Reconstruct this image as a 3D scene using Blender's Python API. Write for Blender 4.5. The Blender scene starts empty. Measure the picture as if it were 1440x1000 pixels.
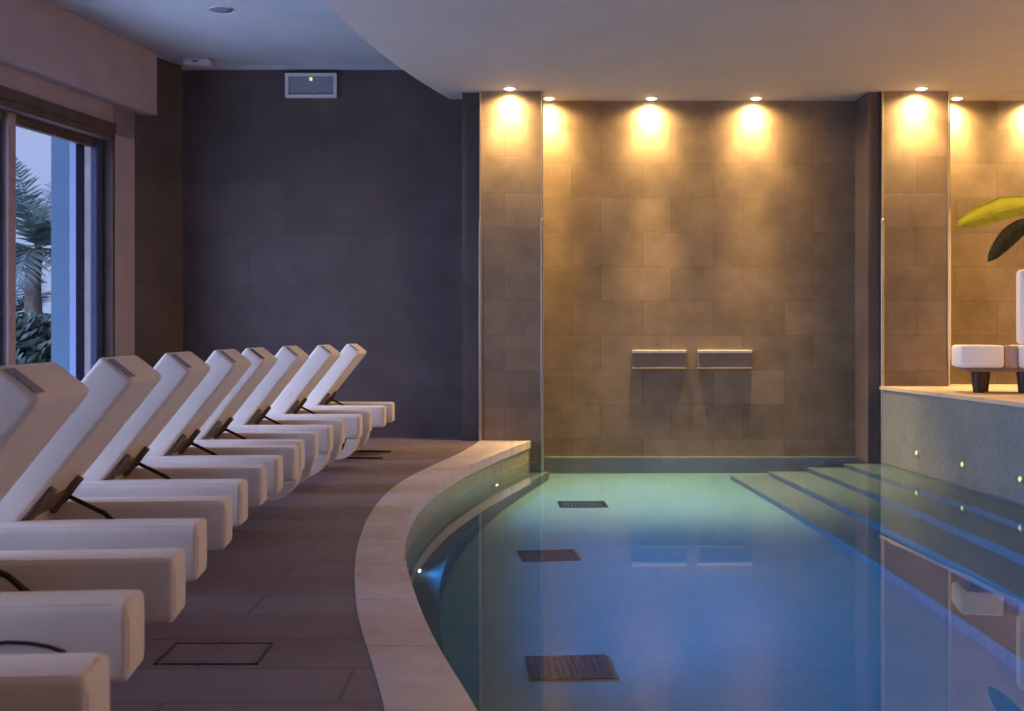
import bpy, bmesh, math, random
from mathutils import Vector, Matrix
random.seed(7)
S = bpy.context.scene
COL = S.collection
F = 1640.0; H = 472.0; CZ = 0.95          # focal length (px of 1440), horizon row, eye height

# ------------------------------------------------------------------ camera
cam = bpy.data.cameras.new('camera'); camo = bpy.data.objects.new('camera', cam); COL.objects.link(camo)
cam.sensor_width = 36; cam.lens = 36 * F / 1440
cam.shift_y = -(500 - H) / 1440
camo.location = (0, 0, CZ); camo.rotation_euler = (math.pi / 2, 0, 0)
cam.clip_start = .05; cam.clip_end = 300
cam.dof.use_dof = True; cam.dof.focus_distance = 5.5; cam.dof.aperture_fstop = 5.6
S.camera = camo
# ------------------------------------------------------------------ view
S.view_settings.view_transform = 'Standard'; S.view_settings.look = 'None'
S.view_settings.gamma = 1; S.view_settings.use_curve_mapping = False
S.view_settings.exposure = -0.18
SKY_BACK = 24.0
cy = S.cycles
try:
    cy.use_denoising = True; cy.denoiser = 'OPENIMAGEDENOISE'
    cy.max_bounces = 10; cy.diffuse_bounces = 5; cy.glossy_bounces = 5; cy.transmission_bounces = 8
    cy.transparent_max_bounces = 12; cy.sample_clamp_indirect = 2.5; cy.denoising_input_passes = 'RGB_ALBEDO'; cy.blur_glossy = .6
except Exception as e: print(e)
# ------------------------------------------------------------------ world: dusk sky
w = bpy.data.worlds.new('dusk'); S.world = w; w.use_nodes = True
nt = w.node_tree; nt.nodes.clear()
o = nt.nodes.new('ShaderNodeOutputWorld'); bg = nt.nodes.new('ShaderNodeBackground')
tc = nt.nodes.new('ShaderNodeTexCoord'); sx = nt.nodes.new('ShaderNodeSeparateXYZ'); cr = nt.nodes.new('ShaderNodeValToRGB')
nt.links.new(tc.outputs['Generated'], sx.inputs[0]); nt.links.new(sx.outputs['Z'], cr.inputs[0])
nt.links.new(cr.outputs[0], bg.inputs[0]); nt.links.new(bg.outputs[0], o.inputs[0])
e = cr.color_ramp.elements
e[0].position = 0.0; e[0].color = (.36, .43, .62, 1)
e[1].position = 1.0; e[1].color = (.12, .19, .50, 1)
k = e.new(.22); k.color = (.40, .44, .68, 1); k = e.new(.5); k.color = (.50, .50, .76, 1)
# afterglow: the sky is brightest to the left of the room, beyond the windows
dt = nt.nodes.new('ShaderNodeVectorMath'); dt.operation = 'DOT_PRODUCT'; dt.inputs[1].default_value = (-.72, -.69, 0)
mrg = nt.nodes.new('ShaderNodeMapRange'); mrg.inputs[1].default_value = -.2; mrg.inputs[2].default_value = .85
mrg.inputs[3].default_value = 1.5; mrg.inputs[4].default_value = SKY_BACK
nt.links.new(tc.outputs['Generated'], dt.inputs[0]); nt.links.new(dt.outputs['Value'], mrg.inputs[0]); nt.links.new(mrg.outputs[0], bg.inputs[1])

# spot lamps: (x, y) of each ceiling downlight
WARM = (1.0, .66, .26)
SPOTS = [(-.02, 10.37), (.345, 10.80), (1.29, 10.80), (2.26, 10.80), (3.64, 10.37), (4.12, 10.80), (4.86, 10.80)]
SPOT_W = 26; POOL_W = 2400
def spot(x, y, z, power, size=150, col=WARM, rot=(0, 0, 0), blend=1.0, r=.03, caustic=True):
    l = bpy.data.lights.new('spot', 'SPOT'); l.energy = power; l.spot_size = math.radians(size); l.spot_blend = blend
    l.color = col; l.shadow_soft_size = r
    ob = bpy.data.objects.new('spot', l); ob.location = (x, y, z); ob.rotation_euler = rot; COL.objects.link(ob)
    if caustic:
        try: l.cycles.is_caustics_light = True
        except Exception as ex: print(ex)
    return ob

# ------------------------------------------------------------------ curves of the place
def fit(y, pts):                                   # smooth interpolation through (y, x)
    if y <= pts[0][0]:
        (y0, x0), (y1, x1) = pts[0], pts[1]; return x0 + (y - y0) * (x1 - x0) / (y1 - y0)
    for (y0, x0), (y1, x1) in zip(pts, pts[1:]):
        if y <= y1:
            i = pts.index((y0, x0)); pm = pts[max(i - 1, 0)]; pn = pts[min(i + 2, len(pts) - 1)]
            m0 = (x1 - pm[1]) / (y1 - pm[0]); m1 = (pn[1] - x0) / (pn[0] - y0)
            h = y1 - y0; t = (y - y0) / h
            return ((2*t**3 - 3*t*t + 1) * x0 + (t**3 - 2*t*t + t) * h * m0 + (-2*t**3 + 3*t*t) * x1 + (t**3 - t*t) * h * m1)
    return pts[-1][1]
OUT = [(-3, 1.75), (-1, .82), (1, .10), (2.1, -.17), (3.08, -.345), (4.06, -.54), (5.2, -.69), (6.4, -.757), (7.4, -.73), (8.3, -.61), (9.2, -.45), (10.0, -.34), (10.6, -.28)]
INN = [(-3, 2.3), (-1, 1.25), (1, .42), (2.1, .09), (2.95, -.09), (3.6, -.235), (4.3, -.36), (5.12, -.472), (6.1, -.535), (6.95, -.509), (7.95, -.395), (9.06, -.18), (10.3, .12), (10.6, .20)]
def outer(y): return fit(y, OUT)
def inner(y): return fit(y, INN)
def stage_x(y): return 3.33 + .05 * (10.5 - y) if y > 7.9 else 3.46 + .03 * (7.9 - y)
def drop_x(y): return -1.31 + (y - 6.3) ** 2 / 29.0 + .02
WZ = -.19; FZ = -1.32; SZ = .495; CE = 3.457; DC = 3.15
YB = 10.93; YP = 10.50; Y0 = -2.6; XR = 7.6
def ys(a, b, n): return [a + (b - a) * i / n for i in range(n + 1)]

# ------------------------------------------------------------------ helpers
def mesh(name, bm, m, parent=None, smooth=False, kind=None, label=None):
    me = bpy.data.meshes.new(name); bmesh.ops.recalc_face_normals(bm, faces=bm.faces[:]) if smooth != 'raw' else None
    bm.to_mesh(me); bm.free()
    ob = bpy.data.objects.new(name, me); COL.objects.link(ob)
    if m: me.materials.append(m)
    if smooth is True:
        for p in me.polygons: p.use_smooth = True
    elif smooth == 'auto':
        for p in me.polygons: p.use_smooth = True
        try: me.set_sharp_from_angle(angle=math.radians(38))
        except Exception: pass
    if parent: ob.parent = parent
    if kind: ob['kind'] = kind
    if label: ob['label'] = label
    return ob
def struct(name, bm, m, smooth=False, parent=None): return mesh(name, bm, m, parent, smooth, 'structure' if parent is None else None)
def tag(ob, label, cat, group=None):
    ob['label'] = label; ob['category'] = cat
    if group: ob['group'] = group
    return ob
def thing(name, label, cat, loc=(0, 0, 0), rz=0, group=None):
    ob = bpy.data.objects.new(name, None); COL.objects.link(ob); ob.location = loc; ob.rotation_euler = (0, 0, rz)
    ob.empty_display_size = .1
    return tag(ob, label, cat, group)
def box(bm, x0, x1, y0, y1, z0, z1, M=None, bev=0, seg=3):
    r = bmesh.ops.create_cube(bm, size=1)['verts']
    for v in r: v.co = Vector(((x0 + x1) / 2 + v.co.x * (x1 - x0), (y0 + y1) / 2 + v.co.y * (y1 - y0), (z0 + z1) / 2 + v.co.z * (z1 - z0)))
    if bev:
        es = list({e for v in r for e in v.link_edges})
        g = bmesh.ops.bevel(bm, geom=es, offset=bev, segments=seg, affect='EDGES', profile=.5)
        r = list({v for f in g['faces'] for v in f.verts} | {v for v in r if v.is_valid})
    if M: bmesh.ops.transform(bm, matrix=M, verts=r)
    return bm
def bx(*a, **k): return box(bmesh.new(), *a, **k)
def ring(c, r, ax, n=12):
    ax = Vector(ax).normalized(); u = ax.orthogonal().normalized(); v = ax.cross(u)
    return [Vector(c) + r * (math.cos(2*math.pi*i/n) * u + math.sin(2*math.pi*i/n) * v) for i in range(n)]
def tube(bm, pts, r, n=8, r1=None):
    pts = [Vector(p) for p in pts]; prev = None; rings = []
    d0 = (pts[1] - pts[0]).normalized(); u = d0.orthogonal().normalized()
    for i, p in enumerate(pts):
        d = (pts[min(i+1, len(pts)-1)] - pts[max(i-1, 0)]).normalized()
        u = (u - d * u.dot(d)).normalized(); v = d.cross(u)
        rr = r if r1 is None else r + (r1 - r) * i / (len(pts) - 1)
        rings.append([bm.verts.new(p + rr * (math.cos(2*math.pi*k/n) * u + math.sin(2*math.pi*k/n) * v)) for k in range(n)])
    for a, b in zip(rings, rings[1:]):
        for k in range(n): bm.faces.new((a[k], a[(k+1) % n], b[(k+1) % n], b[k]))
    bm.faces.new(rings[0][::-1]); bm.faces.new(rings[-1])
    return bm
def lathe(bm, prof, c=(0, 0, 0), n=32):
    rings = []
    for r, z in prof:
        rings.append([bm.verts.new((c[0] + r * math.cos(2*math.pi*k/n), c[1] + r * math.sin(2*math.pi*k/n), c[2] + z)) for k in range(n)])
    for a, b in zip(rings, rings[1:]):
        for k in range(n): bm.faces.new((a[k], a[(k+1) % n], b[(k+1) % n], b[k]))
    if prof[0][0] > 0: bm.faces.new(rings[0][::-1])
    if prof[-1][0] > 0: bm.faces.new(rings[-1])
    return bm
def prism(bm, poly, z0, z1):                       # vertical prism over an xy polygon
    a = [bm.verts.new((x, y, z0)) for x, y in poly]; b = [bm.verts.new((x, y, z1)) for x, y in poly]
    bm.faces.new(a[::-1]); bm.faces.new(b)
    for i in range(len(poly)): bm.faces.new((a[i], a[(i+1) % len(poly)], b[(i+1) % len(poly)], b[i]))
    return bm
def strip(bm, yy, fa, fb, z0, z1):                 # slab between two curves x=fa(y), x=fb(y)
    R = []
    for y in yy: R.append([bm.verts.new(p) for p in ((fa(y), y, z0), (fb(y), y, z0), (fb(y), y, z1), (fa(y), y, z1))])
    for a, b in zip(R, R[1:]):
        for k in range(4): bm.faces.new((a[k], a[(k+1) % 4], b[(k+1) % 4], b[k]))
    bm.faces.new(R[0][::-1]); bm.faces.new(R[-1])
    return bm

# ------------------------------------------------------------------ materials
def N(nt, t, **kw):
    n = nt.nodes.new(t)
    for k, v in kw.items():
        if k in n.inputs: n.inputs[k].default_value = v
        else: setattr(n, k, v)
    return n
def mat(name, col, rough=.6, var=.12, scale=8, bump=.15, bscale=60, metal=0, spec=.4, emit=None, estr=0, col2=None, sheen=0):
    m = bpy.data.materials.new(name); m.use_nodes = True; nt = m.node_tree
    b = nt.nodes['Principled BSDF']; L = nt.links.new
    b.inputs['Roughness'].default_value = rough; b.inputs['Metallic'].default_value = metal
    b.inputs['Specular IOR Level'].default_value = spec
    if sheen: b.inputs['Sheen Weight'].default_value = sheen
    tc = N(nt, 'ShaderNodeTexCoord'); n = N(nt, 'ShaderNodeTexNoise', Scale=scale, Detail=6.0, Roughness=.6)
    L(tc.outputs['Object'], n.inputs['Vector'])
    r = N(nt, 'ShaderNodeValToRGB'); c2 = col2 or tuple(c * (1 - var * 2) for c in col)
    r.color_ramp.elements[0].position = .3; r.color_ramp.elements[1].position = .72
    r.color_ramp.elements[0].color = (*c2, 1); r.color_ramp.elements[1].color = (*(min(1, c * (1 + var)) for c in col), 1)
    L(n.outputs['Fac'], r.inputs[0]); L(r.outputs[0], b.inputs['Base Color'])
    if bump:
        n2 = N(nt, 'ShaderNodeTexNoise', Scale=bscale, Detail=4.0); L(tc.outputs['Object'], n2.inputs['Vector'])
        bp = N(nt, 'ShaderNodeBump', Strength=bump, Distance=.01); L(n2.outputs['Fac'], bp.inputs['Height']); L(bp.outputs[0], b.inputs['Normal'])
    if emit:
        b.inputs['Emission Color'].default_value = (*emit, 1); b.inputs['Emission Strength'].default_value = estr
    return m
def tile_mat(name, c1, c2, mortar, bw, bh, ms, axes='xz', off=(0, 0), rough=.65, bump=.5, nscale=5, nvar=.35, freq=2, spec=.4, lip=None, rowoff=.5, fine=.25):
    m = bpy.data.materials.new(name); m.use_nodes = True; nt = m.node_tree
    b = nt.nodes['Principled BSDF']; L = nt.links.new
    b.inputs['Roughness'].default_value = rough; b.inputs['Specular IOR Level'].default_value = spec
    tc = N(nt, 'ShaderNodeTexCoord'); sp = N(nt, 'ShaderNodeSeparateXYZ'); cb = N(nt, 'ShaderNodeCombineXYZ')
    L(tc.outputs['Object'], sp.inputs[0])
    def comp(ax, o, out):
        a = N(nt, 'ShaderNodeMath', operation='ADD'); a.inputs[1].default_value = o
        if len(ax) == 2:
            s = N(nt, 'ShaderNodeMath', operation='ADD'); L(sp.outputs[ax[0].upper()], s.inputs[0]); L(sp.outputs[ax[1].upper()], s.inputs[1]); L(s.outputs[0], a.inputs[0])
        else: L(sp.outputs[ax.upper()], a.inputs[0])
        L(a.outputs[0], cb.inputs[out])
    ax = axes.split(',') if ',' in axes else list(axes)
    comp(ax[0], off[0], 0); comp(ax[1], off[1], 1)
    br = N(nt, 'ShaderNodeTexBrick'); br.offset = rowoff; br.offset_frequency = freq; br.squash = 1.0; br.squash_frequency = 2
    br.inputs['Scale'].default_value = 1; br.inputs['Brick Width'].default_value = bw; br.inputs['Row Height'].default_value = bh
    br.inputs['Mortar Size'].default_value = ms; br.inputs['Mortar Smooth'].default_value = .2; br.inputs['Bias'].default_value = 0
    br.inputs['Color1'].default_value = (*c1, 1); br.inputs['Color2'].default_value = (*c2, 1); br.inputs['Mortar'].default_value = (*mortar, 1)
    L(cb.outputs[0], br.inputs['Vector'])
    n = N(nt, 'ShaderNodeTexNoise', Scale=nscale, Detail=8.0, Roughness=.65); L(tc.outputs['Object'], n.inputs['Vector'])
    mr = N(nt, 'ShaderNodeMapRange'); mr.inputs[1].default_value = .25; mr.inputs[2].default_value = .75
    mr.inputs[3].default_value = 1 - nvar; mr.inputs[4].default_value = 1 + nvar; L(n.outputs['Fac'], mr.inputs[0])
    mx = N(nt, 'ShaderNodeVectorMath', operation='SCALE'); L(br.outputs['Color'], mx.inputs[0]); L(mr.outputs[0], mx.inputs['Scale'])
    L(mx.outputs[0], b.inputs['Base Color'])
    # relief: joints lie lower, each tile sits at its own depth, stone grain on top
    rgb = N(nt, 'ShaderNodeRGBToBW'); L(br.outputs['Color'], rgb.inputs[0])
    n3 = N(nt, 'ShaderNodeTexNoise', Scale=nscale * 6, Detail=6.0); L(tc.outputs['Object'], n3.inputs['Vector'])
    h1 = N(nt, 'ShaderNodeMath', operation='MULTIPLY_ADD'); h1.inputs[1].default_value = -1.0; L(br.outputs['Fac'], h1.inputs[0])
    h2 = N(nt, 'ShaderNodeMath', operation='MULTIPLY'); h2.inputs[1].default_value = fine; L(n3.outputs['Fac'], h2.inputs[0]); L(h2.outputs[0], h1.inputs[2])
    bp = N(nt, 'ShaderNodeBump', Strength=bump, Distance=.012); L(h1.outputs[0], bp.inputs['Height']); L(bp.outputs[0], b.inputs['Normal'])
    return m

M = {}
M['ceil'] = mat('painted_ceiling', (.35, .37, .41), .8, .03, 2, .02)
M['ceil_warm'] = mat('painted_dropped_ceiling', (.40, .37, .36), .75, .03, 2, .02)
M['wall_pale'] = mat('pale_wall_plaster', (.33, .27, .28), .8, .06, 3, .08, 90)
M['dark'] = tile_mat('dark_stone_wall', (.072, .055, .053), (.060, .046, .046), (.052, .041, .041), .95, .48, .004, 'xz', (.2, .02), .6, .25, 2.2, .3, 3, rowoff=.37)
M['slate'] = tile_mat('brown_slate_tiles', (.178, .128, .083), (.138, .099, .066), (.105, .075, .051), .665, .322, .003, 'xy,z', (.21, -.95 + .322 * 3 + 5 * .322), .55, .35, 4, .28, 2, rowoff=.41)
M['deck'] = tile_mat('deck_stone', (.17, .122, .125), (.145, .105, .11), (.09, .068, .075), .9, .31, .006, 'xy', (.0, .08), .55, .3, 3, .22, 2)
M['coping'] = tile_mat('pale_coping_stone', (.56, .46, .44), (.50, .42, .40), (.36, .30, .29), 3.0, .62, .006, 'xy', (0, .17), .45, .15, 9, .16, 1, rowoff=0)
M['mosaic'] = tile_mat('pool_mosaic', (.36, .34, .23), (.25, .26, .19), (.21, .21, .16), .026, .026, .002, 'xy,z', (0, 0), .3, .4, 3, .12, 1, rowoff=0)
M['stage_mosaic'] = tile_mat('stage_mosaic', (.20, .215, .20), (.15, .165, .155), (.16, .17, .165), .026, .026, .002, 'xy,z', (0, 0), .35, .4, 3, .14, 1, rowoff=0)
M['pool_floor'] = tile_mat('pool_floor_mosaic', (.20, .31, .34), (.185, .295, .32), (.178, .285, .31), .05, .05, .003, 'xy', (0, 0), .5, .1, 1.2, .06, 1, rowoff=0)
M['pool_wall'] = tile_mat('pool_wall_mosaic', (.16, .24, .25), (.13, .20, .22), (.12, .18, .19), .05, .05, .003, 'xy,z', (0, 0), .5, .1, 1.2, .06, 1, rowoff=0)
M['step'] = tile_mat('step_mosaic', (.17, .185, .19), (.145, .165, .175), (.135, .155, .165), .05, .05, .003, 'xy', (0, 0), .5, .2, 1.2, .08, 1, rowoff=0)
M['stage_top'] = mat('stage_top_stone', (.50, .40, .30), .5, .1, 6, .1, 40)
M['fabric'] = mat('cream_leatherette', (.76, .69, .60), .62, .035, 5, .06, 160, sheen=.15)
M['piping'] = mat('cream_piping', (.60, .54, .48), .6, .03, 5, 0)
M['metal_dark'] = mat('dark_bronze_metal', (.045, .035, .035), .4, .1, 20, 0, metal=.6)
M['hinge'] = mat('brown_hinge_cover', (.17, .12, .095), .6, .15, 20, .1)
M['mesh_patch'] = mat('grey_mesh_patch', (.30, .32, .42), .7, .35, 140, .5, 200)
M['dark_patch'] = mat('charcoal_strap', (.06, .055, .07), .7, .2, 60, .2)
M['steel'] = mat('brushed_steel', (.62, .54, .42), .36, .04, 30, .03, 120, metal=1)
M['spout'] = mat('spout_stone', (.15, .11, .088), .45, .1, 9, .1)
M['lip'] = mat('pale_stone_lip', (.36, .31, .29), .4, .05, 9, 0)
M['white_metal'] = mat('white_enamel', (.55, .54, .58), .4, .03, 8, 0)
M['diffuser'] = mat('frosted_diffuser', (.22, .24, .30), .3, .1, 30, .1, 60)
M['wood'] = mat('brown_window_wood', (.075, .048, .04), .6, .2, 6, .1, 30)
M['alu'] = mat('blue_grey_aluminium', (.035, .05, .11), .5, .05, 12, 0)
M['tan_post'] = mat('tan_post', (.30, .23, .22), .6, .08, 8, .05)
M['ext'] = mat('blue_grey_render_outside', (.020, .042, .065), .9, .04, 4, .1)  # even dark blue-grey base colour of the outside pillar
M['bulb'] = mat('lit_bulb', (1, .8, .5), .4, 0, 5, 0, emit=(1, .80, .48), estr=60)
M['led_green'] = mat('green_led', (.6, .8, .3), .4, 0, 5, 0, emit=(.75, .95, .35), estr=.9)
M['pool_lamp'] = mat('lit_pool_lamp', (.8, .9, 1), .4, 0, 5, 0, emit=(.75, .88, 1), estr=12)
M['drain'] = mat('dark_drain_grate', (.03, .028, .032), .7, .2, 30, .2)
M['ground'] = mat('garden_soil', (.05, .06, .04), .9, .3, 2, .3, 20)
M['bark'] = mat('palm_bark', (.07, .055, .045), .9, .3, 12, .6, 30)
M['palm'] = mat('palm_leaf', (.035, .06, .05), .6, .3, 6, 0)
M['bush'] = mat('bush_leaf', (.03, .05, .035), .6, .4, 4, 0)
M['leaf'] = mat('green_leaf', (.34, .42, .10), .45, .15, 10, .1, 30)
M['leaf_shade'] = mat('leaf_shade_colour', (.045, .055, .03), .5, .25, 10, .1, 30)  # leaf green darkened to stand for shade; stems use it too
M['pot'] = mat('terracotta_pot', (.30, .16, .10), .8, .15, 8, .2)
M['daybed'] = mat('white_daybed_fabric', (.72, .70, .70), .7, .03, 5, .05)
M['taupe'] = mat('taupe_gap_strip', (.36, .27, .24), .7, .08, 8, .1)  # colour of the strip filling the gap between daybed cushions
# glass that lets light pass
def leafmat(name, col):
    m = mat(name, col, .45, .15, 10, .1, 30); nt = m.node_tree; b = nt.nodes['Principled BSDF']
    t = N(nt, 'ShaderNodeBsdfTranslucent'); t.inputs[0].default_value = (min(1, col[0] * 2.0), min(1, col[1] * 1.7), col[2], 1); x = N(nt, 'ShaderNodeMixShader'); x.inputs[0].default_value = .55
    nt.links.new(b.outputs[0], x.inputs[1]); nt.links.new(t.outputs[0], x.inputs[2]); nt.links.new(x.outputs[0], nt.nodes['Material Output'].inputs[0]); return m
M['leaf'] = leafmat('green_leaf', (.36, .42, .10))
def glass():
    m = bpy.data.materials.new('window_glass'); m.use_nodes = True; nt = m.node_tree; nt.nodes.clear()
    o = N(nt, 'ShaderNodeOutputMaterial'); t = N(nt, 'ShaderNodeBsdfTransparent'); g = N(nt, 'ShaderNodeBsdfGlossy'); g.inputs['Roughness'].default_value = .02
    t.inputs[0].default_value = (.86, .90, .96, 1)
    lw = N(nt, 'ShaderNodeLayerWeight', Blend=.5); f = N(nt, 'ShaderNodeMath', operation='POWER'); nt.links.new(lw.outputs['Facing'], f.inputs[0]); f.inputs[1].default_value = 5.0; x = N(nt, 'ShaderNodeMixShader')
    nt.links.new(f.outputs[0], x.inputs[0]); nt.links.new(t.outputs[0], x.inputs[1]); nt.links.new(g.outputs[0], x.inputs[2]); nt.links.new(x.outputs[0], o.inputs[0])
    return m
M['glass'] = glass()
def water():
    m = bpy.data.materials.new('pool_water'); m.use_nodes = True; nt = m.node_tree; L = nt.links.new
    b = nt.nodes['Principled BSDF']; b.inputs['Base Color'].default_value = (.46, .77, 1.0, 1); b.inputs['Roughness'].default_value = 0.0
    b.inputs['IOR'].default_value = 1.333; b.inputs['Transmission Weight'].default_value = 1
    tc = N(nt, 'ShaderNodeTexCoord'); n = N(nt, 'ShaderNodeTexNoise', Scale=1.6, Detail=2.0); L(tc.outputs['Object'], n.inputs['Vector'])
    bp = N(nt, 'ShaderNodeBump', Strength=.06, Distance=.01); L(n.outputs['Fac'], bp.inputs['Height']); L(bp.outputs[0], b.inputs['Normal'])
    return m
M['water'] = water()

# ================================================================== THE SETTING
# window wall frame: t runs from its far end towards the camera, o into the room
A = Vector((-3.28, 10.36)); U = Vector((-.1961, -.9806)); NN = Vector((.9806, -.1961))
def W(t, o): p = A + U * t + NN * o; return (p.x, p.y)
def tpx(px, o=0):
    r = (px - 720) / F; return (A.x + NN.x * o - (A.y + NN.y * o) * r) / (.1961 - .9806 * r)
MW = Matrix(((U.x, NN.x, 0, A.x), (U.y, NN.y, 0, A.y), (0, 0, 1, 0), (0, 0, 0, 1)))
def wbox(t0, t1, o0, o1, z0, z1, bm=None, bev=0): return box(bm or bmesh.new(), t0, t1, o0, o1, z0, z1, M=MW, bev=bev, seg=2)
def left_x(y): return A.x + U.x * (A.y - y) / -U.y

YY = ys(Y0, YP, 90)
def deck_left(y): return left_x(y) - .02 if y < 10.3 else -3.4
b = strip(bmesh.new(), ys(Y0, 10.49, 90), deck_left, outer, -.12, 0)
box(b, -3.5, -.28, 10.49, 10.86, -.12, 0)
struct('floor', b, M['deck'])
struct('pool_coping', strip(bmesh.new(), ys(Y0, 10.497, 110), outer, inner, -.06, .006), M['coping'], 'auto')
struct('pool_wall_left', strip(bmesh.new(), ys(Y0, 10.52, 110), lambda y: inner(y) - .12, lambda y: inner(y) - .012, FZ - .1, -.06), M['mosaic'], 'auto')
struct('pool_ledge', strip(bmesh.new(), ys(Y0, 10.5, 110), lambda y: inner(y) - .012, lambda y: inner(y) + .16, FZ - .05, -.86), M['step'], 'auto')
struct('pool_floor', bx(-1.5, 5, Y0 - .2, YB + .1, FZ - .15, FZ), M['pool_floor'])
struct('pool_wall_near', bx(1.9, 4.2, Y0 - .2, Y0, FZ, 0), M['mosaic'])
# stage with its tiled front, and the pool steps along it
struct('stage_front', strip(bmesh.new(), ys(Y0, YP + .005, 60), stage_x, lambda y: stage_x(y) + .12, FZ - .05, SZ - .02), M['stage_mosaic'], 'auto')
struct('stage_deck', strip(bmesh.new(), ys(Y0, YB, 60), lambda y: (stage_x(y) - .012 if y < YP else 3.3), lambda y: XR, SZ - .03, SZ), M['stage_top'])
for i in range(4):
    wd = .34 * (i + 1)
    struct('pool_step', strip(bmesh.new(), ys(Y0, YP if i else YP, 50), lambda y: stage_x(y) - wd, lambda y: stage_x(y) + .0, (FZ if i == 3 else WZ - .12 - .27 * (i + 1)), WZ - .12 - .27 * i), M['step'])
struct('pool_wall_back', bx(.28, 3.3, YB - .02, YB + .01, FZ, WZ + .004), M['pool_wall'])
struct('pool_wall_pilaster', bx(.0, .262, YP - .014, YP + .01, FZ, WZ + .004), M['pool_wall'])
# water
b = bmesh.new(); R = []
for y in ys(Y0, YB, 100):
    xa = inner(y) - .012 if y < YP else .22
    R.append((b.verts.new((xa, y, WZ)), b.verts.new(((stage_x(y) if y < YP else 3.28), y, WZ))))
for p, q in zip(R, R[1:]): b.faces.new((p[0], p[1], q[1], q[0]))
wat = mesh('pool_water', b, M['water'], None, 'raw', 'structure')
for p in wat.data.polygons: p.use_smooth = True

# back walls
struct('wall_back', bx(.2, 3.5, YB, YB + .2, FZ - .1, CE), M['slate'])
struct('wall_back_right', bx(3.5, XR, YB, YB + .2, 0, CE), M['slate'])
b = bx(-3.5, -.30, 10.85, 11.05, -.1, CE + .05)
struct('wall_back_left', b, M['dark'])
b = bmesh.new(); prism(b, [W(.14, .0), W(.14, -.2), (-3.5, 10.95), (-3.06, 10.95), (-3.06, 10.86)], 0, CE + .03)
struct('wall_corner', b, M['dark'])
# piers
struct('pier_left', bx(-.45, -.29, 10.56, 10.86, -.1, DC + .02), M['dark'])
pl = struct('pilaster_left', bx(-.285, .272, YP, YB + .02, FZ, DC + .02), M['slate'])
struct('pilaster_right', bx(3.335, 3.935, YP, YB + .02, FZ, DC + .02), M['slate'])
struct('pier_right', bx(3.215, 3.335, YP + .03, YB + .02, FZ, DC + .02), M['dark'])
n = 0
for x in (-.285, .272, 3.335, 3.935):
    n += 1
    z0 = .006 if x < 0 else (FZ if x < 3 else (WZ - .5 if x < 3.5 else SZ))
    b = bx(x - .008, x + .008, YP - .008, YP + .02, z0, DC, bev=.002)
    box(b, x - .013, x + .013, YP - .014, YP + .02, max(z0, .73 if n == 4 else z0), 2.43 if n == 4 else 2.0, bev=.004)      # corner guard
    struct('trim_%d' % n, b, M['steel'])
# right wall (outside the frame) closes the room
struct('wall_near', bx(-6.4, XR + .2, Y0 - .2, Y0, 0, CE), M['wall_pale'])
struct('wall_right', bx(XR, XR + .2, Y0, YB + .2, 0, CE), M['slate'])

# ceilings
struct('ceiling', prism(bmesh.new(), [(-6.2, Y0), (XR + .2, Y0), (XR + .2, YB + .2), (-4.2, YB + .2)], CE, CE + .15), M['ceil'])
struct('ceiling_dropped', strip(bmesh.new(), ys(Y0, YB, 110), drop_x, lambda y: XR, DC, CE), M['ceil_warm'], 'auto')
# little cove where the ceiling meets the dark wall
struct('trim_5', bx(-3.06, -.60, 10.80, 10.85, CE - .035, CE), M['ceil'])

# window wall
struct('wall_left', (lambda b: (wbox(.14, .50, -.2, 0, 0, 2.9, b), wbox(.14, 13.3, -.2, 0, 2.66, CE + .03, b), wbox(5.2, 5.7, -.2, 0, 0, 2.66, b), wbox(10.4, 10.9, -.2, 0, 0, 2.66, b), wbox(.5, 13.3, -.2, 0, 0, .1, b))[-1])(bmesh.new()), M['wall_pale'])
struct('trim_6', wbox(0, 13.3, .003, .14, 2.90, CE - .001, bev=.006), M['wall_pale'])          # curtain pelmet
struct('trim_7', wbox(.50, 5.2, .0, .03, 2.655, 2.74), M['wood'])
n = 0
for (ta, tb) in ((.50, 5.2), (5.7, 10.4), (10.9, 13.1)):
    n += 1
    b = bmesh.new()                                       # brown lining of the opening
    wbox(ta, ta + .035, -.24, .02, .1, 2.66, b); wbox(tb - .035, tb, -.24, .02, .1, 2.66, b)
    wbox(ta, tb, -.24, .02, 2.60, 2.66, b); wbox(ta, tb, -.24, .02, .1, .14, b)
    wn = struct('window_%d' % n, b, M['wood'])
    if n == 1: sts = [(tpx(145, -.07), tpx(136, -.07), 'alu', -.10), (tpx(119, -.14), tpx(107, -.14), 'alu', -.17), (tpx(22.5, -.07), tpx(12, -.07), 'tan_post', -.1), (tpx(12, -.12), tpx(-8, -.12), 'alu', -.15), (3.7, 3.8, 'alu', -.1)]
    else: sts = [(5.75, 5.82, 'alu', -.1), (7.2, 7.3, 'alu', -.1), (8.7, 8.8, 'alu', -.1), (10.28, 10.36, 'alu', -.1)] if n == 2 else [(11.0, 11.07, 'alu', -.1)]
    for (t0, t1, mm, oo) in sts:
        mesh('window_stile', wbox(t0, t1, oo - .03, oo + .03, .14, 2.6, bev=.004), M[mm], wn)
    mesh('window_rail', wbox(ta + .035, tb - .035, -.15, -.10, 2.53, 2.60), M['wood'], wn)
    mesh('window_rail', wbox(ta + .035, tb - .035, -.15, -.10, .14, .24), M['alu'], wn)
    mesh('glass_pane', wbox(ta + .035, tb - .035, -.129, -.123, .24, 2.53), M['glass'], wn)

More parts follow.
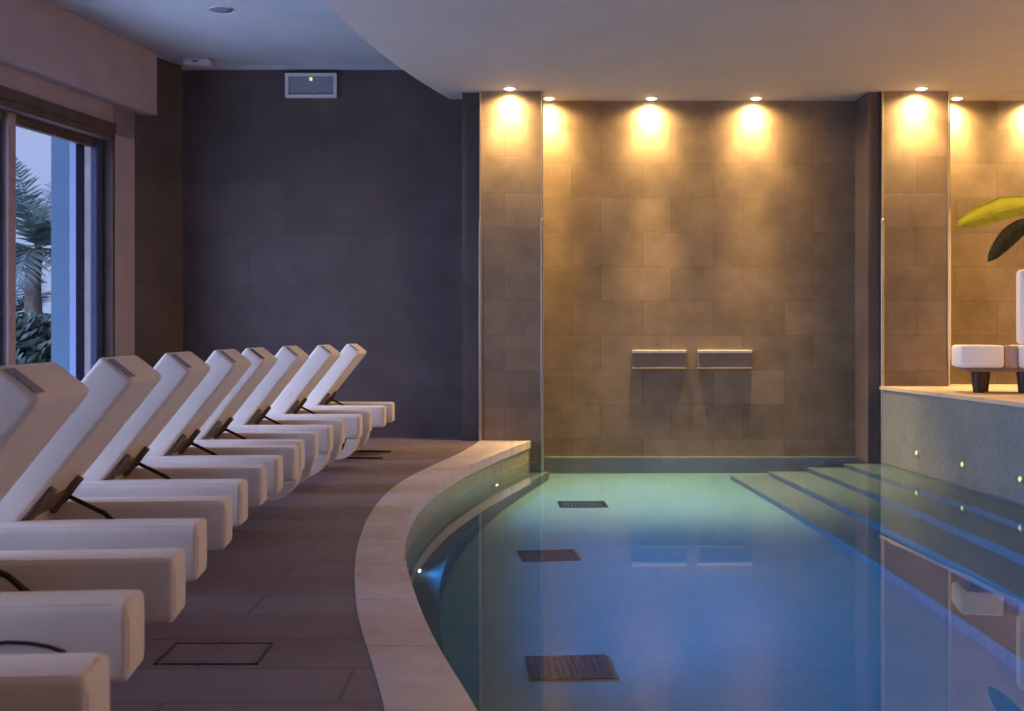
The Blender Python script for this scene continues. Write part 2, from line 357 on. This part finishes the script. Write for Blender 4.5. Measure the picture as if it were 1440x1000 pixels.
# outside
struct('garden_ground', bx(-22, left_x(0) - 1.4 + 2.0, -4, 30, -.35, -.2), M['ground']).location.x = -2.6
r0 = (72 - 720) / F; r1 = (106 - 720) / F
tag(mesh('outside_pillar', bx(r0 * 11.4, r1 * 11.4 + .35, 11.4, 11.9, -.2, 4.2), M['ext']), 'blue-grey rendered pillar standing outside the window at left', 'pillar')

def palm(loc, h, nf, L_, rnd, label, trunk_r=.14):
    t = thing('palm_tree', label, 'palm tree', loc, group='palms outside the window')
    mesh('trunk', tube(bmesh.new(), [(.05 * math.sin(i), 0, h * i / 6) for i in range(7)], trunk_r, 10, trunk_r * .7), M['bark'], t, True)
    b = bmesh.new()
    for k in range(nf):
        az = 2 * math.pi * k / nf + rnd.uniform(-.2, .2); el = rnd.uniform(-.3, 1.35); pts = []
        p = Vector((0, 0, h)); d = Vector((math.cos(az) * math.cos(el), math.sin(az) * math.cos(el), math.sin(el)))
        for i in range(15):
            pts.append(p.copy()); p = p + d * L_ / 14; d.z -= .085; d.normalize()
        tube(b, pts, .012, 4, .003)
        for i in range(2, 15):
            q = pts[i]; dd = (pts[i] - pts[i - 1]).normalized(); sd = dd.cross(Vector((0, 0, 1))).normalized()
            ll = L_ * .30 * math.sin(math.pi * (i / 15) ** .8) + .06
            for s in (-1, 1):
                for jj in (0, .5):
                    base = q - dd * jj * L_ / 14
                    tip = base + (sd * s + dd * .8).normalized() * ll + Vector((0, 0, -.25 * ll + rnd.uniform(-.05, .05)))
                    up = Vector((0, 0, .012)); wv = dd * .016
                    v = [b.verts.new(x) for x in (base - wv, base + wv, (base + tip) / 2 + wv + up, tip, (base + tip) / 2 - wv + up)]
                    b.faces.new(v)
    mesh('frond_crown', b, M['palm'], t, 'raw')
    return t
rp = random.Random(3)
palm((-6.2, 15.2, -.25), 2.3, 26, 1.25, rp, 'dark palm with spiky fronds against the dusk sky outside the window')
palm((-7.2, 16.5, -.25), 1.4, 22, 1.3, rp, 'low shaggy palm behind, half hidden by the window post')
def bush(loc, r, h, n, label, rnd):
    b = bmesh.new()
    for _ in range(n):
        th = rnd.uniform(0, 2 * math.pi); ph = rnd.uniform(0, 1); rr = r * (rnd.uniform(.35, 1)) ** .5
        c = Vector((rr * math.cos(th) * math.sqrt(1 - ph * ph * .8), rr * math.sin(th) * math.sqrt(1 - ph * ph * .8), h * ph))
        a = Vector((rnd.gauss(0, 1), rnd.gauss(0, 1), rnd.gauss(0, 1))).normalized(); u = a.orthogonal().normalized(); v = a.cross(u); s = rnd.uniform(.05, .10)
        b.faces.new([b.verts.new(c + x) for x in (u * s * 1.6, v * s * .5, -u * s * 1.6, -v * s * .5)])
    for k in range(7):
        az = k * .9; tube(b, [(0, 0, 0), (math.cos(az) * r * .3, math.sin(az) * r * .3, h * .5), (math.cos(az) * r * .6, math.sin(az) * r * .6, h * .85)], .02, 5, .006)
    ob = mesh('bush', b, M['bush'], None, 'raw'); ob.location = loc
    return tag(ob, label, 'bush', 'garden bushes outside the window')
bush((-5.85, 13.6, -.2), .75, 1.35, 2600, 'dark leafy bush at the foot of the palm outside the window', rp)
bush((-4.7, 12.9, -.2), .5, .9, 1300, 'small dark bush beside the outside pillar', rp)

# ================================================================== ceiling and wall fittings
def downlight(x, y, z, label, grp, power=SPOT_W, lit=True):
    t = thing('ceiling_downlight', label, 'ceiling light', (x, y, z), group=grp)
    mesh('trim_ring', lathe(bmesh.new(), [(.046, -.001), (.054, -.006), (.054, -.001)], n=28), M['white_metal'], t, 'auto')
    mesh('bulb', lathe(bmesh.new(), [(.04, -.004), (.036, -.012), (.018, -.017), (.004, -.018)], n=24), M['bulb'], t, True)
    spot(x, y + .035, z - .022, power * 7.5, 170, r=.05)
    spot(x, y, z - .03, power * 7, 80, rot=(math.radians(8), 0, 0), blend=1.0, r=.04)
    if .3 < x < 3: spot(x, y - .04, z - .03, POOL_W, 52, rot=(math.radians(-13), 0, 0), blend=1.0, r=.05)  # extra beam added to brighten the far pool floor
    return t
labs = ['lit ceiling downlight above the narrow left pilaster', 'lit ceiling downlight just right of the narrow pilaster, half hidden by it',
        'lit ceiling downlight above the left wall spout', 'lit ceiling downlight above the right wall spout',
        'lit ceiling downlight above the right pilaster', 'lit ceiling downlight in the corner right of the right pilaster',
        'lit ceiling downlight at the right edge, above the leafy plant', 'lit ceiling downlight beyond the right edge of the frame']
for (x, y), lb in zip(SPOTS[:7], labs): downlight(x, y, DC, lb, 'wall-washing downlights')
# unseen warm fill lights added outside the frame to tint loungers and ceiling
for q_ in ((6.8, 6.3, 1.5, 190), (6.9, 9.0, 1.6, 170), (7.2, 4.0, 1.4, 70)):
    l = bpy.data.lights.new('warm_fill_light', 'POINT'); l.energy = q_[3]; l.color = (1, .56, .20); l.shadow_soft_size = .15
    ob = bpy.data.objects.new('warm_fill_light', l); ob.location = q_[:3]; COL.objects.link(ob)
for q_ in ((6.2, 8.2, 300), (5.6, 5.0, 300), (5.2, 2.0, 260), (2.6, 1.2, 90), (3.6, -1.2, 90)): spot(q_[0], q_[1], DC - .05, q_[2], 150, (1, .60, .24), caustic=False)  # unseen overhead spots, added as further warm fill

t = thing('emergency_light', 'rectangular white-framed emergency light high on the dark wall', 'light fixture', (-1.864, 10.85, 3.27))
hw, hh = .238, .112; b = bmesh.new()
for a_ in ((-hw, hw, hh - .025, hh), (-hw, hw, -hh, -hh + .025), (-hw, -hw + .028, -hh + .025, hh - .025), (hw - .028, hw, -hh + .025, hh - .025)):
    box(b, a_[0], a_[1], -.05, 0, a_[2], a_[3])
mesh('frame', b, M['white_metal'], t)
mesh('diffuser', bx(-hw + .028, hw - .028, -.03, -.002, -hh + .025, hh - .025), M['diffuser'], t)
mesh('indicator_lamp', bx(-.012, .012, -.045, -.031, .045, .075, bev=.003), M['led_green'], t, label='small lit green indicator')
t = thing('ceiling_speaker', 'flat round speaker grille set in the ceiling at upper left', 'speaker', (-2.23, 8.96, CE))
mesh('rim', lathe(bmesh.new(), [(.085, -.001), (.095, -.010), (.098, -.001)], n=36), M['white_metal'], t, 'auto')
mesh('grille', lathe(bmesh.new(), [(.085, -.006), (.04, -.009), (.002, -.010)], n=36), mat('speaker_grille', (.20, .20, .24), .6, .3, 200, .2, 300), t, True)
t = thing('ceiling_sensor', 'small pale box in the ceiling corner above the dark wall', 'sensor', (-2.86, 10.60, CE))
mesh('housing', bx(-.12, .12, -.07, .07, -.05, 0, bev=.01), M['white_metal'], t)
mesh('lens', bx(-.03, .03, -.076, -.068, -.04, -.015, bev=.003), M['diffuser'], t)

# wall spouts
for x0, x1, lb in ((1.126, 1.633, 'left of the two slot spouts on the tiled back wall'), (1.739, 2.246, 'right of the two slot spouts on the tiled back wall')):
    t = thing('wall_spout', lb, 'water spout', ((x0 + x1) / 2, YB, .65), group='spouts on the back wall'); hw = (x1 - x0) / 2
    mesh('body', bx(-hw, hw, -.025, 0, .0, .135, bev=.004), M['spout'], t)
    mesh('lip', bx(-hw, hw, -.034, 0, .135, .165, bev=.005), M['lip'], t, label='pale lip along the top')
    mesh('bottom_edge', bx(-hw, hw, -.032, -.0, -.018, .0, bev=.003), M['spout'], t)

# ================================================================== pool fittings
def refr_point(px, py, z):
    tn = (py - H) / F; d = (CZ - WZ) / tn; th = math.atan2(1, tn * math.sqrt(1)); s = math.sin(math.pi / 2 - math.atan(tn)) / 1.333
    return d, (px - 720) / F, math.tan(math.asin(s))
grl = ['nearest dark rectangular drain grate on the pool floor', 'middle dark drain grate on the pool floor, partly under the pilaster reflection', 'farthest dark drain grate on the pool floor, on the bright strip']
for (cx, cyy, wd, ln, rz), lb in zip([(.251, 5.18, .37, .30, .06), (.225, 7.27, .36, .30, .10), (.55, 9.12, .375, .30, .03)], grl):
    t = thing('drain_grate', lb, 'drain grate', (cx, cyy, FZ), rz, 'pool floor drain grates')
    b = bmesh.new(); e_ = .02
    box(b, -wd/2, wd/2, -ln/2, -ln/2 + e_, 0, .012); box(b, -wd/2, wd/2, ln/2 - e_, ln/2, 0, .012)
    box(b, -wd/2, -wd/2 + e_, -ln/2 + e_, ln/2 - e_, 0, .012); box(b, wd/2 - e_, wd/2, -ln/2 + e_, ln/2 - e_, 0, .012)
    mesh('grate_frame', b, M['drain'], t)
    b = bmesh.new()
    for i in range(12):
        x = -wd/2 + .03 + i * (wd - .06) / 11; box(b, x - .012, x + .012, -ln/2 + e_, ln/2 - e_, 0, .010)
    mesh('grate_bars', b, M['drain'], t)
def pool_lamp(px, py, lb, power):
    d0, sl, tt = refr_point(px, py, 0); d = d0
    while True:
        x = sl * d
        dep = (d - d0) / tt
        if x <= inner(d) + .03 or dep > .6 or d > 10.3: break
        d += .01
    z = WZ - max(dep, .12)
    tn = (inner(d + .1) - inner(d - .1)) / .2; ang = math.atan(-tn)    # wall normal in plan
    x = max(inner(d), sl * d - .03)
    t = thing('pool_lamp', lb, 'underwater light', (x, d, z), ang, 'round underwater lamps on the curved pool wall')
    R90 = Matrix.Rotation(math.pi / 2, 4, 'Y')
    b = lathe(bmesh.new(), [(.05, -.03), (.05, .012), (.034, .016)], n=24); bmesh.ops.transform(b, matrix=R90, verts=b.verts); mesh('lamp_ring', b, M['steel'], t, 'auto')
    b = lathe(bmesh.new(), [(.033, .012), (.024, .022), (.004, .026)], n=24); bmesh.ops.transform(b, matrix=R90, verts=b.verts); mesh('lens', b, M['pool_lamp'], t, True)
    l = spot(x + .07 * math.cos(ang), d + .07 * math.sin(ang), z, power, 165, (.008, .27, .85), (0, math.radians(-84), ang), 1.0, .03, False)
    return t
pool_lamp(593, 803, 'bright round underwater lamp on the curved pool wall, nearer one', 600)
pool_lamp(701, 682, 'bright round underwater lamp on the curved pool wall, far one by the pilaster', 250)
spot(.15, 2.6, -.7, 500, 165, (.008, .27, .85), (0, math.radians(-84), 0), 1, .05, False)      # next lamp of the ring, below the frame
for (px, y) in ((1288, 9.69), (1355, 8.82), (1438, 7.92)):
    lb = {1288: 'tiny greenish lamp on the mosaic stage front, leftmost', 1355: 'tiny greenish lamp on the mosaic stage front, middle of three', 1438: 'tiny greenish lamp on the mosaic stage front, at the right edge'}[px]
    t = thing('stage_lamp', lb, 'step light', (stage_x(y), y, -.025), math.pi, 'small lamps along the stage front')
    R90 = Matrix.Rotation(math.pi / 2, 4, 'Y')
    b = lathe(bmesh.new(), [(.026, -.005), (.026, .006), (.02, .010)], n=20); bmesh.ops.transform(b, matrix=R90, verts=b.verts); mesh('lamp_ring', b, M['steel'], t, 'auto')
    b = lathe(bmesh.new(), [(.020, .008), (.014, .016), (.003, .019)], n=20); bmesh.ops.transform(b, matrix=R90, verts=b.verts); mesh('lens', b, M['led_green'], t, True)

# inspection hatch in the deck
t = thing('floor_hatch', 'thin dark-edged rectangular hatch set flush in the deck by the foot ends', 'floor hatch', (-.885, 3.48, 0), .0)
b = bmesh.new(); hw, hl, e_ = .15, .115, .006
box(b, -hw, hw, -hl, -hl + e_, 0, .004); box(b, -hw, hw, hl - e_, hl, 0, .004); box(b, -hw, -hw + e_, -hl, hl, 0, .004); box(b, hw - e_, hw, -hl, hl, 0, .004)
mesh('rim', b, M['metal_dark'], t)
mesh('cover', bx(-hw + e_, hw - e_, -hl + e_, hl - e_, 0, .002), M['deck'], t)

# ================================================================== sun loungers
LW = .655; RW = .165; ZB = .25; ZT = .41; AP = -.53; ANG = math.radians(51.5); TH = .12; BL = .52; B0 = -.20; B1 = .22
ME = Matrix(((math.cos(ANG), 0, -math.sin(ANG), AP), (0, 1, 0, 0), (math.sin(ANG), 0, math.cos(ANG), ZT), (0, 0, 0, 1)))
def make_lounger():
    t = thing('sun_lounger', '', 'sun lounger')
    P = []
    for s in (-1, 1):
        ya, yb = (-LW/2, -LW/2 + RW) if s < 0 else (LW/2 - RW, LW/2)
        r = mesh('side_rail', bx(-1.95, 0, ya, yb, ZB, ZT, bev=.018, seg=4), M['fabric'], t, 'auto'); P.append(r)
        for yy in (ya + .004, yb - .004):
            b = bmesh.new(); loop = [(-1.93, yy, ZT - .003), (-.03, yy, ZT - .003), (-.012, yy, ZT - .012), (-.003, yy, ZT - .03), (-.003, yy, ZB + .03), (-.012, yy, ZB + .012), (-.03, yy, ZB + .003), (-1.93, yy, ZB + .003)]
            tube(b, [(x, y + (.009 if y < (ya+yb)/2 else -.009), z) for x, y, z in loop], .0035, 5)
            mesh('piping', b, M['piping'], r, True)
    mesh('seat', bx(-1.94, AP - .02, -LW/2 + RW + .002, LW/2 - RW - .002, ZB + .01, ZT + .012, bev=.018, seg=4), M['fabric'], t, 'auto')
    br = mesh('backrest', bx(-.17, BL, B0, B1, 0, TH, M=ME, bev=.015, seg=4), M['fabric'], t, 'auto')
    for yy in (B0 + .012, B1 - .012):
        b = bmesh.new(); tube(b, [ME @ Vector(p) for p in ((.02, yy, .003), (BL - .02, yy, .003), (BL - .003, yy, .02), (BL - .003, yy, TH - .02))], .0035, 5)
        mesh('piping', b, M['piping'], br, True)
    # grey patch at the near corner of the head end
    mesh('patch', bx(BL - .006, BL + .003, B0 + .010, B0 + .075, .018, TH - .02, M=ME, bev=.002), M['mesh_patch'], br, label='grey woven patch on the head end')
    # hinge hardware in the V
    b = bx(.0, .07, B0 + .01, B1 - .01, -.008, .004, M=ME, bev=.003)
    for yy in (B0 + .02, .10): box(b, -.015, .125, yy, yy + .025, -.022, .0, M=ME, bev=.003)
    mesh('hinge_plate', b, M['hinge'], t)
    b = bmesh.new(); yy = .11; p0 = ME @ Vector((.055, yy, -.022))
    tube(b, [ME @ Vector((.12, yy, -.014)), p0, (AP + .16, yy, ZT - .025), (AP + .215, yy, ZT - .075)], .008, 8)
    tube(b, [p0, (AP - .005, yy, ZT - .02)], .006, 8)
    mesh('strut', b, M['metal_dark'], t, True)
    b = bmesh.new()                                               # under-frame between the rails
    for x in (-.50, -.335): tube(b, [(x, -LW/2 + .1, ZB - .008), (x, LW/2 - .1, ZB - .008)], .012, 8)
    for yy in (.11,): tube(b, [(-.6, yy, ZT - .085), (-.31, yy, ZT - .085)], .008, 8)
    tube(b, [(-.335, .11, ZT - .085), (-.335, .11, ZB - .008)], .008, 6)
    for s in (-1, 1): tube(b, [(-1.9, s * (LW/2 - .08), ZB - .008), (-.1, s * (LW/2 - .08), ZB - .008)], .012, 8)
    mesh('frame', b, M['metal_dark'], t, True)
    for s in (-1, 1):
        y = s * (LW/2 - .08)
        b = bmesh.new(); tube(b, [(-.32, y, ZB), (-.33, y, .012)], .013, 10); lathe(b, [(.022, 0), (.022, .012), (.015, .016)], (-.33, y, 0), 16)
        mesh('leg', b, M['metal_dark'], t, True)
        b = bmesh.new(); tube(b, [(-1.70, y, ZB), (-1.67, y, .14), (-1.665, y, .04), (-1.685, y, .013), (-1.73, y, .011), (-1.85, y, .011)], .010, 8)
        mesh('leg', b, M['metal_dark'], t, True)
    return t
def add_skirt(t):
    for s in (-1, 1):
        ya, yb = (-LW/2 + .01, -LW/2 + RW - .01) if s < 0 else (LW/2 - RW + .01, LW/2 - .01)
        b = bmesh.new(); prof = [(-.015 - .13 * (1 - math.cos(a)), ZB + .01 - .15 * math.sin(a)) for a in [math.pi/2 * i / 10 for i in range(11)]]
        O = [[b.verts.new((x, y, z)) for x, z in prof] + [b.verts.new((x - .075, y, z + .004)) for x, z in reversed(prof)] for y in (ya, yb)]
        n = len(O[0])
        for i in range(n): b.faces.new((O[0][i], O[0][(i+1) % n], O[1][(i+1) % n], O[1][i]))
        for i in range(10):
            for o_ in O: b.faces.new((o_[i], o_[i+1], o_[n-2-i], o_[n-1-i]))
        mesh('curved_support', b, M['fabric'], t, 'auto', label='cream curved support under the foot end')
proto = make_lounger()
def copy_tree(o, parent=None):
    c = o.copy(); COL.objects.link(c); c.parent = parent
    if parent is not None: c.matrix_parent_inverse = o.matrix_parent_inverse
    for ch in [x for x in bpy.data.objects if x.parent == o]: copy_tree(ch, c)
    return c
# near rail's inner top corner at its end: (x, y), rotation
ROW = [(-.64, 1.52, .10), (-.785, 2.50, .10), (-.905, 3.47, .085), (-.998, 4.42, .065), (-1.035, 5.29, .04), (-1.08, 6.10, .02),
       (-1.083, 7.08, .0), (-1.03, 8.05, -.015), (-.972, 9.04, -.03)]
NAMES = ['cream sun lounger nearest the camera, only its foot end showing at the bottom left corner',
         'cream sun lounger second from the camera, its large headrest cut by the left edge',
         'cream sun lounger third from the camera, its head overlapping the window jamb',
         'cream sun lounger fourth from the camera, first one seen wholly against the dark wall',
         'cream sun lounger in the middle of the row, fifth from the camera',
         'cream sun lounger with a dark stripe on its head end, sixth from the camera',
         'cream sun lounger fourth from the far end of the row, curved support under its foot',
         'cream sun lounger beside the farthest one, curved support under its foot',
         'farthest cream sun lounger, back standing clear against the dark wall']
NAMES[6] = 'cream sun lounger third from the far end of the row, curved support under its foot'
for i, (x, y, a) in enumerate(ROW):
    o = proto if i == 0 else copy_tree(proto)
    ly = -LW/2 + RW; ca, sa = math.cos(a), math.sin(a)
    o.location = (x + sa * ly, y - ca * ly, 0); o.rotation_euler = (0, 0, a)
    o['label'] = NAMES[i]; o['group'] = 'cream sun loungers along the pool'
    if i in (5, 6, 7): add_skirt(o)
    if i == 8:
        for s in (-1, 1):
            y_ = s * (LW/2 - .08)
            mesh('foot_bar', tube(bmesh.new(), [(-.325, y_, .03), (-.30, y_, .012), (-.02, y_, .012)], .009, 8), M['metal_dark'], o, True)
    kids = [c for c in bpy.data.objects if c.parent == o]
    if i in (5,):
        for c in kids:
            if c.name.startswith('backrest'):
                for g in [x_ for x_ in bpy.data.objects if x_.parent == c]:
                    if g.name.startswith('patch'):
                        g.data = g.data.copy(); g.data.materials[0] = M['dark_patch']; g['label'] = 'charcoal strap on the head end'
# thin cable looped on the near side of the second lounger
lounger2 = [o for o in bpy.data.objects if o.get('label') == NAMES[1]][0]
mesh('cable', tube(bmesh.new(), [(-.12, -LW/2 - .004, .318), (-.15, -LW/2 - .005, .331), (-.19, -LW/2 - .006, .340), (-.23, -LW/2 - .006, .343), (-.28, -LW/2 - .005, .338), (-.34, -LW/2 - .004, .32), (-.40, -LW/2 - .002, .29)], .004, 8), M['metal_dark'], lounger2, True, label='thin black looped cable')

# ================================================================== stage furniture and plant
t = thing('daybed', 'white cushioned daybed with dark legs on the stage at the right edge', 'daybed', (3.54, 9.20, SZ), -.2)
mesh('cushion', bx(0, .325, 0, .45, .20, .38, bev=.025), M['daybed'], t, 'auto')
mesh('cushion', bx(.435, 1.05, 0, .45, .20, .38, bev=.025), M['daybed'], t, 'auto')
mesh('band', bx(.327, .433, .03, .43, .20, .375, bev=.01), M['taupe'], t, 'auto', label='taupe strip between the white cushions')
mesh('backrest', bx(.46, 1.05, .10, .26, .385, .98, bev=.03), M['daybed'], t, 'auto')
mesh('base_frame', bx(.05, 1.0, .04, .42, .17, .20), M['hinge'], t)
for x, y in ((.10, .08), (.44, .08), (.17, .32), (.51, .32), (.9, .08)):
    b = bmesh.new(); lathe(b, [(.062, .17), (.060, .12), (.045, .0)], (x + .06, y + .05, 0), 20); mesh('leg', b, M['metal_dark'], t, 'auto')

def leaf_mesh(pts, width, fold=.25, n=14, droop=0):
    pts = [Vector(p) for p in pts]; b = bmesh.new(); rows = []
    def bez(s):
        q = pts[:]
        while len(q) > 1: q = [q[i].lerp(q[i+1], s) for i in range(len(q) - 1)]
        return q[0]
    for i in range(n + 1):
        s = i / n; c = bez(s); d = (bez(min(1, s + .02)) - bez(max(0, s - .02))).normalized()
        sd = d.cross(Vector((0, -.93, .36))).normalized(); nn = sd.cross(d)
        ww = width * (math.sin(math.pi * min(1, s * .94 + .04) ** .9)) ** .6 if s < .995 else .002
        ww = max(ww, .002); row = []
        for j in range(-3, 4):
            u = j / 3; row.append(b.verts.new(c + sd * ww * u + nn * (abs(u) * ww * fold) + nn * (.006 * math.sin(s * 26 + j))))
        rows.append(row)
    for r_, q_ in zip(rows, rows[1:]):
        for j in range(6): b.faces.new((r_[j], r_[j+1], q_[j+1], q_[j]))
    bmesh.ops.solidify(b, geom=b.faces[:], thickness=.003)
    return b
PX, PY = 4.85, 10.2
t = thing('potted_plant', 'broad-leaved plant above the daybed at the right edge, pale leaf reaching left', 'plant', (PX, PY, SZ))
mesh('pot', lathe(bmesh.new(), [(.13, 0), (.17, .3), (.185, .31), (.185, .34), (.165, .34), (.15, .30), (.005, .29)], n=32), M['pot'], t, 'auto')
def at(px, py, y): return Vector(((px - 720) / F * y - PX, y - PY, CZ - (py - H) / F * y - SZ))
lv = [([at(1456, 292, 9.95), at(1420, 282, 9.9), at(1385, 306, 9.85), at(1341, 318, 9.8)], .105, 'leaf', 'pale yellow-green leaf reaching left'),
      ([at(1452, 312, 9.75), at(1425, 320, 9.7), at(1408, 345, 9.65), at(1389, 368, 9.6)], .075, 'leaf_shade', 'hanging leaf with shade put into its dark colour'),
      ([at(1470, 270, 10.1), at(1520, 230, 10.1), at(1560, 260, 10.1), at(1590, 300, 10.1)], .12, 'leaf', None),
      ([at(1470, 250, 10.1), at(1480, 190, 10.2), at(1500, 160, 10.3), at(1540, 150, 10.35)], .11, 'leaf', None)]
for pts, wd, mm, lb in lv:
    q0 = pts[0]
    st = mesh('stem', tube(bmesh.new(), [(0, 0, .28), (q0.x * .3, q0.y * .3, .28 + (q0.z - .28) * .6), tuple(q0)], .011, 8, .006), M['leaf_shade'], t, True)
    mesh('leaf', leaf_mesh(pts, wd), M[mm], st, True, label=lb)

# caustics: downlights and their added beams light the pool floor through the water
try:
    wat.cycles.is_caustics_caster = True
    for o in bpy.data.objects:
        if o.type == 'MESH' and o.name.split('.')[0] in ('pool_floor', 'pool_step', 'pool_ledge', 'pool_wall_left', 'pool_wall_back', 'pool_wall_pilaster', 'wall_back', 'drain_grate'): o.cycles.is_caustics_receiver = True
except Exception as ex: print('caustics', ex)
